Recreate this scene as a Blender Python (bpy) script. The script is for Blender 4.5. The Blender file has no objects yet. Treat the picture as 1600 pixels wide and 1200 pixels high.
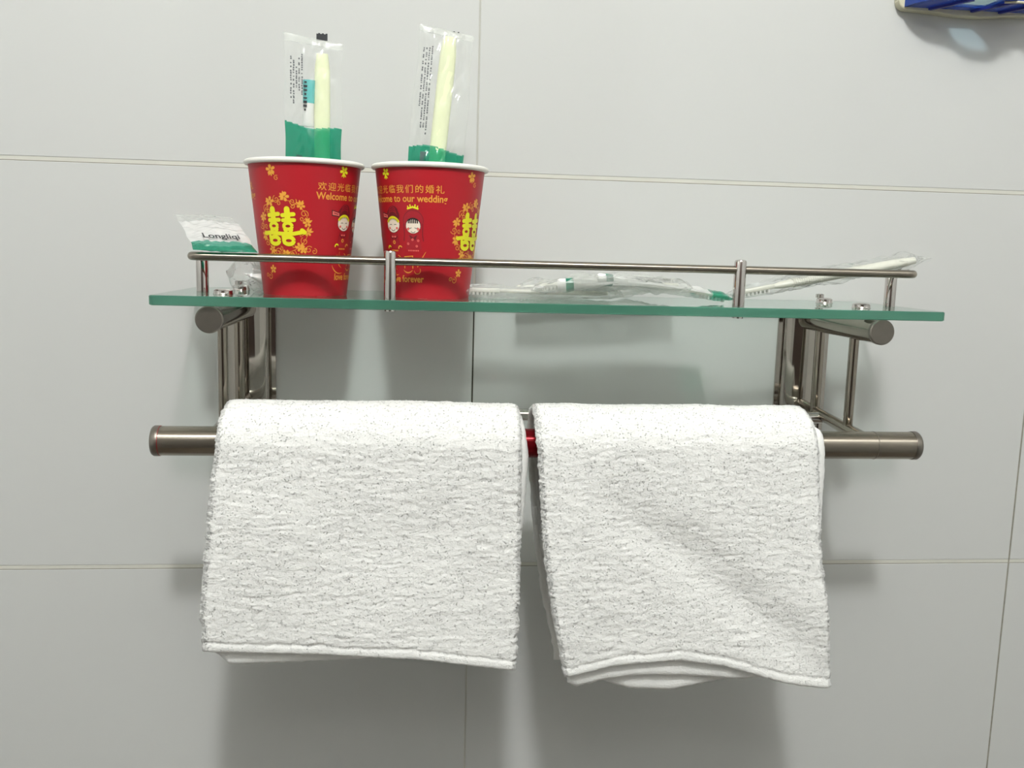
import bpy, bmesh, math, random
import numpy as np
from mathutils import Vector, Matrix
PI = math.pi
K = 0.001                      # everything below is written in millimetres
SC = bpy.context.scene
COL = SC.collection

# ------------------------------------------------------------------ camera
CAM_F, CAM_YAW, CAM_PITCH, CAM_ROLL = 1452.8, 0.100329, 0.142234, 0.0269959
CAM_POS = (-40.25, -701.4, 246.26)
def cam_axes():
    a, b, c = CAM_YAW, CAM_PITCH, CAM_ROLL
    f = Vector((math.sin(a)*math.cos(b), math.cos(a)*math.cos(b), -math.sin(b)))
    r = f.cross(Vector((0, 0, 1))).normalized(); u = r.cross(f)
    return (math.cos(c)*r+math.sin(c)*u, -math.sin(c)*r+math.cos(c)*u, f)
r_, u_, f_ = cam_axes()
cd = bpy.data.cameras.new('camera'); cam = bpy.data.objects.new('camera', cd); COL.objects.link(cam)
cd.sensor_width = 36; cd.lens = CAM_F/1600*36; cd.clip_start = 0.02; cd.clip_end = 20
m = Matrix((r_, u_, -f_)).transposed().to_4x4(); m.translation = Vector(CAM_POS)*K
cam.matrix_world = m
SC.camera = cam

# ------------------------------------------------------------------ light and exposure
wd = bpy.data.worlds.new('world'); SC.world = wd; wd.use_nodes = True
wd.node_tree.nodes['Background'].inputs[0].default_value = (0.8, 0.82, 0.85, 1)
wd.node_tree.nodes['Background'].inputs[1].default_value = 0.02
ld = bpy.data.lights.new('ceiling_lamp_light', 'POINT'); lo = bpy.data.objects.new('ceiling_lamp_light', ld); COL.objects.link(lo)
lo.location = (-0.030, -1.060, 1.170); ld.energy = 40.5; ld.shadow_soft_size = 0.055; ld.color = (0.97, 0.99, 0.985)
SC.view_settings.view_transform = 'Standard'; SC.view_settings.look = 'None'
SC.view_settings.gamma = 1.0; SC.view_settings.exposure = 0.0
try: SC.view_settings.use_curve_mapping = False
except Exception: pass
SC.cycles.transparent_max_bounces = 32
SC.cycles.max_bounces = 10; SC.cycles.diffuse_bounces = 5; SC.cycles.glossy_bounces = 6

# ------------------------------------------------------------------ materials
def srgb(r, g, b):
    return tuple(((c/255)/12.92 if c/255 <= .04045 else (((c/255)+.055)/1.055)**2.4) for c in (r, g, b))+(1,)
def nodes(name):
    mt = bpy.data.materials.new(name); mt.use_nodes = True; return mt, mt.node_tree
def mat(name, col, rough=.5, metal=0., spec=.5, coat=0., noise=None, bump=None, sub=0, sheen=0):
    mt, nt = nodes(name); b = nt.nodes['Principled BSDF']; b.inputs['Sheen Weight'].default_value = sheen; b.inputs['Sheen Roughness'].default_value = .4
    b.inputs['Base Color'].default_value = col; b.inputs['Roughness'].default_value = rough
    b.inputs['Metallic'].default_value = metal; b.inputs['Specular IOR Level'].default_value = spec
    b.inputs['Coat Weight'].default_value = coat; b.inputs['Coat Roughness'].default_value = .05
    if sub:
        b.inputs['Subsurface Weight'].default_value = sub; b.inputs['Subsurface Scale'].default_value = .003
        b.inputs['Subsurface Radius'].default_value = (1, 1, 1)
    tc = nt.nodes.new('ShaderNodeTexCoord')
    def tex(scale, stretch=(1, 1, 1), detail=3):
        mp = nt.nodes.new('ShaderNodeMapping'); mp.inputs['Scale'].default_value = stretch
        n = nt.nodes.new('ShaderNodeTexNoise'); n.inputs['Scale'].default_value = scale; n.inputs['Detail'].default_value = detail
        nt.links.new(tc.outputs['Object'], mp.inputs[0]); nt.links.new(mp.outputs[0], n.inputs['Vector']); return n
    if noise:     # (scale, amount, stretch)
        n = tex(noise[0], noise[2] if len(noise) > 2 else (1, 1, 1))
        mx = nt.nodes.new('ShaderNodeMix'); mx.data_type = 'RGBA'
        mx.inputs[6].default_value = tuple(c*(1-noise[1]) for c in col[:3])+(1,)
        mx.inputs[7].default_value = tuple(min(1, c*(1+noise[1])) for c in col[:3])+(1,)
        nt.links.new(n.outputs['Fac'], mx.inputs[0]); nt.links.new(mx.outputs[2], b.inputs['Base Color'])
    if bump:      # (scale, distance_m, stretch)
        n = tex(bump[0], bump[2] if len(bump) > 2 else (1, 1, 1), 2)
        bp = nt.nodes.new('ShaderNodeBump'); bp.inputs['Distance'].default_value = bump[1]; bp.inputs['Strength'].default_value = 1
        nt.links.new(n.outputs['Fac'], bp.inputs['Height']); nt.links.new(bp.outputs[0], b.inputs['Normal'])
    return mt
def film(name, tint, cover, cover_col, ior=1.45, rough=.08, gloss=1.0, back_ior=True):
    """thin clear sheet: transparent + fresnel gloss, `cover` of it a printed or hazy diffuse"""
    mt, nt = nodes(name); nt.nodes.remove(nt.nodes['Principled BSDF']); out = nt.nodes['Material Output']
    tr = nt.nodes.new('ShaderNodeBsdfTransparent'); tr.inputs[0].default_value = tint
    gl = nt.nodes.new('ShaderNodeBsdfGlossy'); gl.inputs['Roughness'].default_value = rough
    gl.inputs[0].default_value = (gloss, gloss, gloss, 1)
    df = nt.nodes.new('ShaderNodeBsdfDiffuse'); df.inputs[0].default_value = cover_col
    tl = nt.nodes.new('ShaderNodeBsdfTranslucent'); tl.inputs[0].default_value = cover_col
    dm = nt.nodes.new('ShaderNodeMixShader'); dm.inputs[0].default_value = .4
    nt.links.new(df.outputs[0], dm.inputs[1]); nt.links.new(tl.outputs[0], dm.inputs[2])
    m1 = nt.nodes.new('ShaderNodeMixShader'); m1.inputs[0].default_value = cover
    nt.links.new(tr.outputs[0], m1.inputs[1]); nt.links.new(dm.outputs[0], m1.inputs[2])
    geo = nt.nodes.new('ShaderNodeNewGeometry'); mr = nt.nodes.new('ShaderNodeMapRange')
    mr.inputs['To Min'].default_value = ior; mr.inputs['To Max'].default_value = 1/ior
    nt.links.new(geo.outputs['Backfacing'], mr.inputs['Value'])
    fr = nt.nodes.new('ShaderNodeFresnel'); nt.links.new(mr.outputs[0], fr.inputs['IOR'])
    m2 = nt.nodes.new('ShaderNodeMixShader'); nt.links.new(fr.outputs[0], m2.inputs[0])
    nt.links.new(m1.outputs[0], m2.inputs[1]); nt.links.new(gl.outputs[0], m2.inputs[2])
    nt.links.new(m2.outputs[0], out.inputs[0]); return mt
M = {}
M['tile'] = mat('glazed_tile', srgb(202, 203, 201), .13, spec=.38, noise=(2.5, .012))
M['grout'] = mat('grout', srgb(206, 205, 196), .8, noise=(60, .05))
M['grout_dark'] = mat('dirty_grout', srgb(140, 137, 126), .9, noise=(70, .4, (1, 1, 3)))
M['grout_mid'] = mat('greyed_grout', srgb(178, 177, 170), .9, noise=(90, .12))
M['crack'] = mat('open_joint', srgb(60, 55, 48), .95)
M['steel'] = mat('brushed_steel', srgb(158, 150, 138), .075, 1., noise=(30, .08))
M['steel_turned'] = mat('turned_steel', srgb(158, 150, 138), .27, 1., noise=(30, .08))      # brushed round the bar: highlights run along it
def turned(mt, rough, an=.96):
    nt = mt.node_tree; b = nt.nodes['Principled BSDF']; tg = nt.nodes.new('ShaderNodeTangent'); tg.direction_type = 'RADIAL'; tg.axis = 'X'
    b.inputs['Roughness'].default_value = rough; b.inputs['Anisotropic'].default_value = an; b.inputs['Anisotropic Rotation'].default_value = .25
    nt.links.new(tg.outputs[0], b.inputs['Tangent'])
turned(M['steel_turned'], .27)
M['steel_cap'] = mat('dull_steel_cap', srgb(140, 134, 126), .36, 1., noise=(120, .12))
M['chrome'] = mat('chrome', srgb(205, 200, 196), .06, 1.)
M['plate'] = mat('chromed_plate', srgb(178, 172, 164), .07, 1., bump=(60, .0004, (1, 1, .08)))
M['red_line'] = mat('red_ring', srgb(150, 20, 28), .4)
M['red_tube'] = mat('red_lacquered_tube', srgb(128, 4, 20), .27, .6); turned(M['red_tube'], .25)
M['glass'] = film('clear_green_glass', (.93, .975, .955, 1), 0.0, (1, 1, 1, 1), ior=1.5, rough=.01)
M['glass_edge'] = film('green_glass_edge', (.30, .58, .48, 1), .62, srgb(88, 150, 128), ior=1.5, rough=.12)
M['cup_red'] = mat('red_cup_paper', srgb(170, 24, 35), .42, spec=.4)
M['cup_white'] = mat('white_cup_paper', srgb(236, 234, 226), .45)
M['gold'] = mat('gold_print', srgb(226, 160, 58), .45)
M['lime'] = mat('yellow_print', srgb(228, 222, 32), .45)
M['maroon'] = mat('maroon_print', srgb(104, 14, 26), .5)
M['face'] = mat('cream_print', srgb(240, 226, 208), .5)
M['black'] = mat('black_print', srgb(28, 24, 24), .5)
M['pink'] = mat('pink_print', srgb(226, 110, 100), .5)
M['darkred'] = mat('dark_red_print', srgb(160, 22, 36), .5)
M['wrap'] = film('clear_wrapper', (.985, .99, .985, 1), .075, (1, 1, 1, 1), rough=.12)
M['wrap_crumpled'] = film('crumpled_clear_wrapper', (.93, .94, .93, 1), .26, (.93, .94, .92, 1), rough=.15)
M['wrap_white'] = film('white_printed_wrapper', (.98, .98, .98, 1), .86, (.92, .92, .91, 1), rough=.2)
M['seal'] = film('heat_sealed_edge', (.97, .98, .97, 1), .33, (.95, .96, .93, 1), rough=.2)
M['wrap_green'] = film('green_printed_wrapper', (.36, .82, .70, 1), .44, srgb(12, 150, 118), rough=.15)
M['green'] = mat('dark_green_print', srgb(8, 112, 84), .4)
M['teal'] = mat('teal_plastic', srgb(92, 190, 190), .3)
M['handle'] = mat('pale_yellow_green_plastic', srgb(238, 242, 206), .3, sub=.3)
M['handle_clear'] = mat('milky_white_plastic', srgb(222, 222, 210), .25, sub=.3)
M['handle_rib'] = mat('milky_ribs', srgb(204, 203, 190), .3)
M['white'] = mat('white_plastic', srgb(240, 240, 238), .3)
M['bristle'] = mat('white_bristles', srgb(235, 235, 230), .7)
M['ink'] = mat('grey_ink', srgb(92, 94, 98), .6)
M['ink_dark'] = mat('dark_ink', srgb(36, 38, 42), .6)
M['limegreen'] = mat('leaf_green_print', srgb(120, 170, 60), .5)
M['towel'] = mat('white_terry', srgb(241, 241, 238), .95, spec=.1, bump=(800, .0004, (.8, 1, 1)), sub=.5, sheen=.3)
M['cream'] = mat('cream_ceramic', srgb(206, 202, 176), .35, noise=(90, .1))
M['blue'] = film('blue_plastic', (.08, .16, .45, 1), .75, srgb(44, 92, 196), rough=.15)
M['blue_deep'] = mat('deep_blue_plastic', srgb(24, 36, 130), .3)
M['paleblue'] = film('pale_blue_plastic', (.74, .88, .95, 1), .10, srgb(150, 190, 205), rough=.1)
M['paint'] = mat('painted_ceiling', srgb(225, 222, 215), .8)
M['floor'] = mat('floor_tile', srgb(120, 108, 96), .35, noise=(6, .15))
M['door'] = mat('brown_door', srgb(72, 60, 55), .45, noise=(4, .2, (6, 6, .4)))

# ------------------------------------------------------------------ mesh helpers
class MB:
    def __init__(s): s.v = []; s.f = []; s.mi = []
    def add(s, verts, faces, mi=0):
        o = len(s.v); s.v += [tuple(p) for p in verts]
        s.f += [tuple(i+o for i in f) for f in faces]; s.mi += [mi]*len(faces); return s
    def box(s, x0, x1, y0, y1, z0, z1, mi=0):
        return s.add([(x, y, z) for z in (z0, z1) for y in (y0, y1) for x in (x0, x1)],
                     [(0, 2, 3, 1), (4, 5, 7, 6), (0, 1, 5, 4), (2, 6, 7, 3), (0, 4, 6, 2), (1, 3, 7, 5)], mi)
    def obox(s, O, A, B, C, a, b, c, mi=0):
        """box with half sizes a,b,c along axes A,B,C about O"""
        O, A, B, C = map(Vector, (O, A, B, C))
        vs = [O+A*(a*i)+B*(b*j)+C*(c*k) for k in (-1, 1) for j in (-1, 1) for i in (-1, 1)]
        return s.add(vs, [(0, 2, 3, 1), (4, 5, 7, 6), (0, 1, 5, 4), (2, 6, 7, 3), (0, 4, 6, 2), (1, 3, 7, 5)], mi)
    def tube(s, pts, r, seg=20, cap=True, mi=0, ry=None, up=(0, 0, 1)):
        """sweep a circle (or an ellipse r by ry) along pts; r may be a list"""
        P = [Vector(p) for p in pts]; n = len(P); up = Vector(up); vs = []
        prev = None
        for i, p in enumerate(P):
            t = (P[min(i+1, n-1)]-P[max(i-1, 0)]).normalized()
            a = t.cross(up) if prev is None else prev-t*prev.dot(t)
            if a.length < 1e-4: a = t.cross(Vector((1, 0, 0)))
            a.normalize(); prev = a; b = t.cross(a)
            ra = r[i] if isinstance(r, (list, tuple)) else r
            rb = ra if ry is None else (ry[i] if isinstance(ry, (list, tuple)) else ry)
            vs += [p+a*(ra*math.cos(2*PI*k/seg))+b*(rb*math.sin(2*PI*k/seg)) for k in range(seg)]
        fs = [(i*seg+k, i*seg+(k+1) % seg, (i+1)*seg+(k+1) % seg, (i+1)*seg+k) for i in range(n-1) for k in range(seg)]
        if cap: fs += [tuple(range(seg))[::-1], tuple((n-1)*seg+k for k in range(seg))]
        return s.add(vs, fs, mi)
    def lathe(s, prof, c, seg=48, mi=0, closed=False):
        cx, cy, cz = c; vs = []
        for r, z in prof: vs += [(cx+r*math.cos(2*PI*k/seg), cy+r*math.sin(2*PI*k/seg), cz+z) for k in range(seg)]
        n = len(prof); fs = [(i*seg+k, i*seg+(k+1) % seg, (i+1)*seg+(k+1) % seg, (i+1)*seg+k) for i in range(n-1) for k in range(seg)]
        if closed: fs += [((n-1)*seg+k, (n-1)*seg+(k+1) % seg, (k+1) % seg, k) for k in range(seg)]
        return s.add(vs, fs, mi)
    def prism(s, outline, z0, z1, mi=0, axis='z', side_mi=None):
        n = len(outline)
        if axis == 'z': vs = [(x, y, z0) for x, y in outline]+[(x, y, z1) for x, y in outline]
        else: vs = [(x, z0, z) for x, z in outline]+[(x, z1, z) for x, z in outline]
        s.add(vs, [tuple(range(n))[::-1], tuple(range(n, 2*n))], mi)
        o = len(s.v)-2*n
        s.f += [(o+i, o+(i+1) % n, o+n+(i+1) % n, o+n+i) for i in range(n)]; s.mi += [mi if side_mi is None else side_mi]*n
        return s
    def grid(s, P, mi=0, mif=None, flip=False):
        """P: array [nu,nv,3]"""
        nu, nv = P.shape[:2]; o = len(s.v); s.v += [tuple(p) for p in P.reshape(-1, 3).tolist()]
        for i in range(nu-1):
            for j in range(nv-1):
                q = (o+i*nv+j, o+(i+1)*nv+j, o+(i+1)*nv+j+1, o+i*nv+j+1)
                s.f.append(q[::-1] if flip else q); s.mi.append(mif(i, j) if mif else mi)
        return s
def obj(name, mb, mats, parent=None, base=(0, 0, 0), smooth=True, bevel=0, angle=40, fixn=True, merge=False):
    """one mesh object. base: world position (mm) of its origin; a part shares its thing's origin"""
    top = parent
    while top is not None and top.parent: top = top.parent
    if parent is not None: base = tuple(top.get('_o', (0, 0, 0)))
    me = bpy.data.meshes.new(name)
    v = np.array(mb.v, dtype=float)-np.array(base, dtype=float)
    me.from_pydata((v*K).tolist(), [], mb.f)
    for m_ in (mats if isinstance(mats, (list, tuple)) else [mats]): me.materials.append(m_)
    me.polygons.foreach_set('material_index', mb.mi)
    if fixn or bevel or merge:
        bm = bmesh.new(); bm.from_mesh(me)
        if merge: bmesh.ops.remove_doubles(bm, verts=bm.verts, dist=1e-6)
        if fixn: bmesh.ops.recalc_face_normals(bm, faces=bm.faces)
        bm.to_mesh(me); bm.free()
    o = bpy.data.objects.new(name, me); COL.objects.link(o)
    if parent is not None: o.parent = parent
    else: o.location = Vector(base)*K; o['_o'] = base
    if smooth:
        me.shade_smooth()
        try: me.set_sharp_from_angle(angle=math.radians(angle))
        except Exception: pass
    if bevel:
        b = o.modifiers.new('bevel', 'BEVEL'); b.width = bevel*K; b.segments = 3; b.limit_method = 'ANGLE'
    return o
def thing(name, label, cat, base, group=None):
    o = bpy.data.objects.new(name, None); COL.objects.link(o); o.empty_display_size = .02
    o.location = Vector(base)*K; o['_o'] = base; o['label'] = label; o['category'] = cat
    if group: o['group'] = group
    return o
def tag(o, label, cat, group=None):
    o['label'] = label; o['category'] = cat
    if group: o['group'] = group
    return o
def struct(name, mb, mats, **k):
    o = obj(name, mb, mats, **k); o['kind'] = 'structure'; return o

def hashn(ix, iy, seed):
    h = (ix.astype(np.int64)*374761393+iy.astype(np.int64)*668265263+seed*1442695041) & 0xffffffff
    h = ((h ^ (h >> 13))*1274126177) & 0xffffffff
    return ((h ^ (h >> 16)) & 0xffff)/65535.0*2-1
def noise2(x, y, seed=0):
    x = np.asarray(x, float); y = np.asarray(y, float); x, y = np.broadcast_arrays(x, y)
    ix = np.floor(x); iy = np.floor(y); fx = x-ix; fy = y-iy; ix = ix.astype(np.int64); iy = iy.astype(np.int64)
    fx = fx*fx*(3-2*fx); fy = fy*fy*(3-2*fy)
    a = hashn(ix, iy, seed)*(1-fx)+hashn(ix+1, iy, seed)*fx
    b = hashn(ix, iy+1, seed)*(1-fx)+hashn(ix+1, iy+1, seed)*fx
    return a*(1-fy)+b*fy

# ------------------------------------------------------------------ the room
Z0, Z1, XW, YF = -1135, 1260, 1050, -1450
def tiled_wall():
    mb = MB(); g, b = 3.4, 0.3
    mb.add([(-XW, .32, Z0), (XW, .32, Z0), (XW, .32, Z1), (-XW, .32, Z1)], [(0, 1, 2, 3)], 1)
    for i in range(-3, 3):
        for k in range(-4, 5):
            x0, x1 = max(-XW, 450*i+.7), min(XW, 450*(i+1)-.7)
            z0, z1 = max(Z0, 300*k+g), min(Z1, 300*(k+1))
            z0 -= g; z1 -= g          # the band lies just above z = 300k
            z0, z1 = 300*k+g, 300*(k+1)
            z0 = max(Z0, z0); z1 = min(Z1, z1)
            if x1 <= x0 or z1 <= z0: continue
            vs = [(x0, 1.2, z0), (x1, 1.2, z0), (x1, 1.2, z1), (x0, 1.2, z1),
                  (x0, b*.6, z0), (x1, b*.6, z0), (x1, b*.6, z1), (x0, b*.6, z1),
                  (x0+b, 0, z0+b), (x1-b, 0, z0+b), (x1-b, 0, z1-b), (x0+b, 0, z1-b)]
            fs = [(8, 9, 10, 11)]
            for j in range(4):
                j2 = (j+1) % 4; fs += [(4+j, 4+j2, 8+j2, 8+j), (j, j2, 4+j2, 4+j)]
            mb.add(vs, fs, 0)
    for k in range(-3, 5):            # dirt line along the lower lip of each course joint
        mb.box(-XW, XW, .18, .4, 300*k-.1, 300*k+.6, 2)
    mb.box(-.5, .5, .2, .4, 40, 209, 3); mb.box(-.35, .35, .25, .4, -700, 40, 4); mb.box(-.6, .6, .22, .4, 304, 900, 4); mb.box(449.4, 450.6, .22, .4, -700, 900, 2)
    return mb
w = struct('wall_back', tiled_wall(), [M['tile'], M['grout'], M['grout_dark'], M['crack'], M['grout_mid']], smooth=False)
mb = MB(); mb.box(-XW-10, -XW, YF, 1, Z0, Z1); struct('wall_left', mb, M['tile'], smooth=False)
mb = MB(); mb.box(XW, XW+10, YF, 1, Z0, Z1); struct('wall_right', mb, M['tile'], smooth=False)
mb = MB(); mb.box(-XW, XW, YF-10, YF, Z0, Z1); struct('wall_front', mb, M['tile'], smooth=False)
mb = MB(); mb.box(-XW, XW, YF, 1, Z0-10, Z0); struct('floor', mb, M['floor'], smooth=False)
mb = MB(); mb.box(-XW, XW, YF, 1, Z1, Z1+10); struct('ceiling', mb, M['paint'], smooth=False)
mb = MB(); mb.box(-500, 420, YF+1, YF+36, Z0+2, Z0+2050)
for (x0, x1, z0, z1) in ((-400, 320, 150, 850), (-400, 320, 980, 1900)):
    mb.box(x0, x1, YF+36, YF+42, Z0+z0, Z0+z1)
struct('door_1', mb, M['door'], smooth=False)

# ------------------------------------------------------------------ shelf unit
GZ = 214.5                     # top of the glass
XL, XR = -167.0, 258.0         # planes of the two brackets
shelf = thing('bathroom_shelf', 'clear glass shelf with steel guard rail, wall brackets and towel bar on white tiled wall', 'shelf', (46, 0, GZ))
def glass_panel():
    pts = []; x0, x1, y0, y1, r = -201.5, 298.5, -130, -9, 3.5
    for cx, cy, a0 in ((x0+r, y0+r, 180), (x1-r, y0+r, 270), (x1-r, y1-r, 0), (x0+r, y1-r, 90)):
        for i in range(6):
            a = math.radians(a0+i*18); pts.append((cx+r*math.cos(a), cy+r*math.sin(a)))
    mb = MB(); n = len(pts); e = .5
    def ring(inset, z):
        cx, cy = (x0+x1)/2, (y0+y1)/2
        return [(x-math.copysign(inset, x-cx), y-math.copysign(inset, y-cy), z) for x, y in pts]
    rs = [ring(e, GZ-6), ring(0, GZ-6+e), ring(0, GZ-e), ring(e, GZ)]
    mb.add(sum(rs, []), [], 0)
    mb.f.append(tuple(range(n))[::-1]); mb.mi.append(0)
    mb.f.append(tuple(3*n+i for i in range(n))); mb.mi.append(0)
    for k in range(3):
        for i in range(n):
            mb.f.append((k*n+i, k*n+(i+1) % n, (k+1)*n+(i+1) % n, (k+1)*n+i)); mb.mi.append(1)
    return mb
o = obj('glass_panel', glass_panel(), [M['glass'], M['glass_edge']], shelf, angle=30); o['label'] = 'clear glass pane with green edge'
# guard rail: a U of thin rod with rounded corners
RY, RZ, RXL, RXR = -118, 238.0, -180.0, 283.5
def rail_path():
    p = [(RXL, -83, RZ)]; r = 9
    for i in range(9):
        a = math.radians(180+i*90/8); p.append((RXL+r+r*math.cos(a), RY+r+r*math.sin(a), RZ))
    p += [(x, RY, RZ) for x in (-60, 52, 163)]
    for i in range(9):
        a = math.radians(270+i*90/8); p.append((RXR-r+r*math.cos(a), RY+r+r*math.sin(a), RZ))
    p.append((RXR, -83, RZ)); return p
mb = MB(); mb.tube(rail_path(), 2.6, 20); obj('guard_rail', mb, M['steel_turned'], shelf)
for (x, y, h, dom) in ((RXL, -83, 236.5, 0), (-59, RY, 244.5, 1), (163.5, RY, 244.5, 1), (RXR, -83, 236.5, 0)):
    mb = MB(); r = 3.9
    prof = [(0, -8), (r*.8, -8), (r*.8, -6.2), (r*1.05, -6.2)] if dom else [(0, 0), (r, 0)]
    prof = [(0, .02), (r, .02), (r, h-GZ-1.4), (r*.9, h-GZ-.5), (r*.6, h-GZ), (0, h-GZ+.1)]
    mb.lathe(prof, (x, y, GZ), 28)
    mb.lathe([(0, -6.05), (r*.9, -6.05), (r*.9, -7.4), (0, -7.4)], (x, y, GZ), 28)
    obj('rail_post', mb, M['chrome'], shelf)
for xc in (XL, XR):
    for y in (-100, -42):
        mb = MB(); h = 3.2 if y == -100 else 3.6; nx = xc+(3.5 if xc < 0 else -3)
        mb.lathe([(0, h+.2), (4.6, h), (5.8, h-.9), (5.8, .9), (6.3, .02), (0, .02)], (nx, y, GZ), 28)
        if y == -42: mb.lathe([(0, 6.4), (2.6, 6.4), (3, 6), (3, h), (0, h)], (nx-2, y+4, GZ), 18)
        obj('mounting_nut', mb, M['chrome'], shelf)
    br = obj('bracket', (lambda b: b.tube([(xc, -4, 134), (xc, -60, 130.5), (xc, -111, 127)], [3.6, 3.6, 5.2], 20, ry=[4.2, 4.2, 5]))(MB()), M['steel'], shelf)
    # wall plate: bulged channel with narrow flanges, open-fronted extrusion standing on the wall
    prof = [(-20.5, -.1), (-20.5, -2.2), (-17.5, -2.4), (-16.4, -1.6), (-15.2, -4.5)]
    prof += [(-15.2+30.4*i/12, -4.5-6.0*math.sin(PI*i/12)**.7) for i in range(1, 12)]
    prof += [(15.2, -4.5), (16.4, -1.6), (17.5, -2.4), (20.5, -2.2), (20.5, -.1)]
    mb = MB(); mb.prism([(xc+x, y) for x, y in prof], 112, 208.3); obj('wall_plate', mb, M['plate'], br, angle=35)
    mb = MB(); mb.tube([(xc, -3, 200.3), (xc, -123.5, 200.3)], 8, 36); obj('support_arm', mb, M['steel'], br)
    mb = MB(); mb.tube([(xc, -123, 200.3), (xc, -123.2, 200.3), (xc, -125.6, 200.3), (xc, -126.2, 200.3)], [7.9, 8.35, 8.35, 7.7], 36)
    obj('end_cap', mb, M['steel_cap'], br)
    for y, r in ((-88, 3.3), (-33, 3.7)):
        mb = MB(); mb.tube([(xc, y, 129), (xc, y, 195)], r, 20); obj('upright_rod', mb, M['steel'], br)
BY, BZ, BR = -118.0, 124.0, 9.2
mb = MB(); mb.tube([(-199.5, BY, BZ), (288.5, BY, BZ)], BR, 48); bar = obj('towel_bar', mb, M['steel_turned'], shelf)
for x, s in ((-199.5, -1), (288.5, 1)):
    mb = MB(); mb.tube([(x, BY, BZ), (x+s*.8, BY, BZ), (x+s*3.2, BY, BZ), (x+s*4.4, BY, BZ), (x+s*4.8, BY, BZ)], [9.5, 9.6, 9.6, 8.8, 7.6], 48); obj('end_cap', mb, M['steel_cap'], bar)
mb = MB(); mb.tube([(-199.9, BY, BZ), (-199.2, BY, BZ)], 9.45, 48); o = obj('ring', mb, M['red_line'], bar); o['label'] = 'thin red ring'
mb = MB(); mb.tube([(6, BY, BZ), (56, BY, BZ)], 9.35, 48); o = obj('sleeve', mb, M['red_tube'], bar); o['label'] = 'dark red shiny middle section'
mb = MB(); mb.tube([(262, BY, BZ), (262.5, BY, BZ)], 9.35, 48); obj('joint_ring', mb, M['steel_cap'], bar)
mb = MB(); mb.tube([(XL, -45, 129.5), (XR, -45, 129.5)], 4.4, 24); obj('rear_rod', mb, M['chrome'], shelf)

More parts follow.
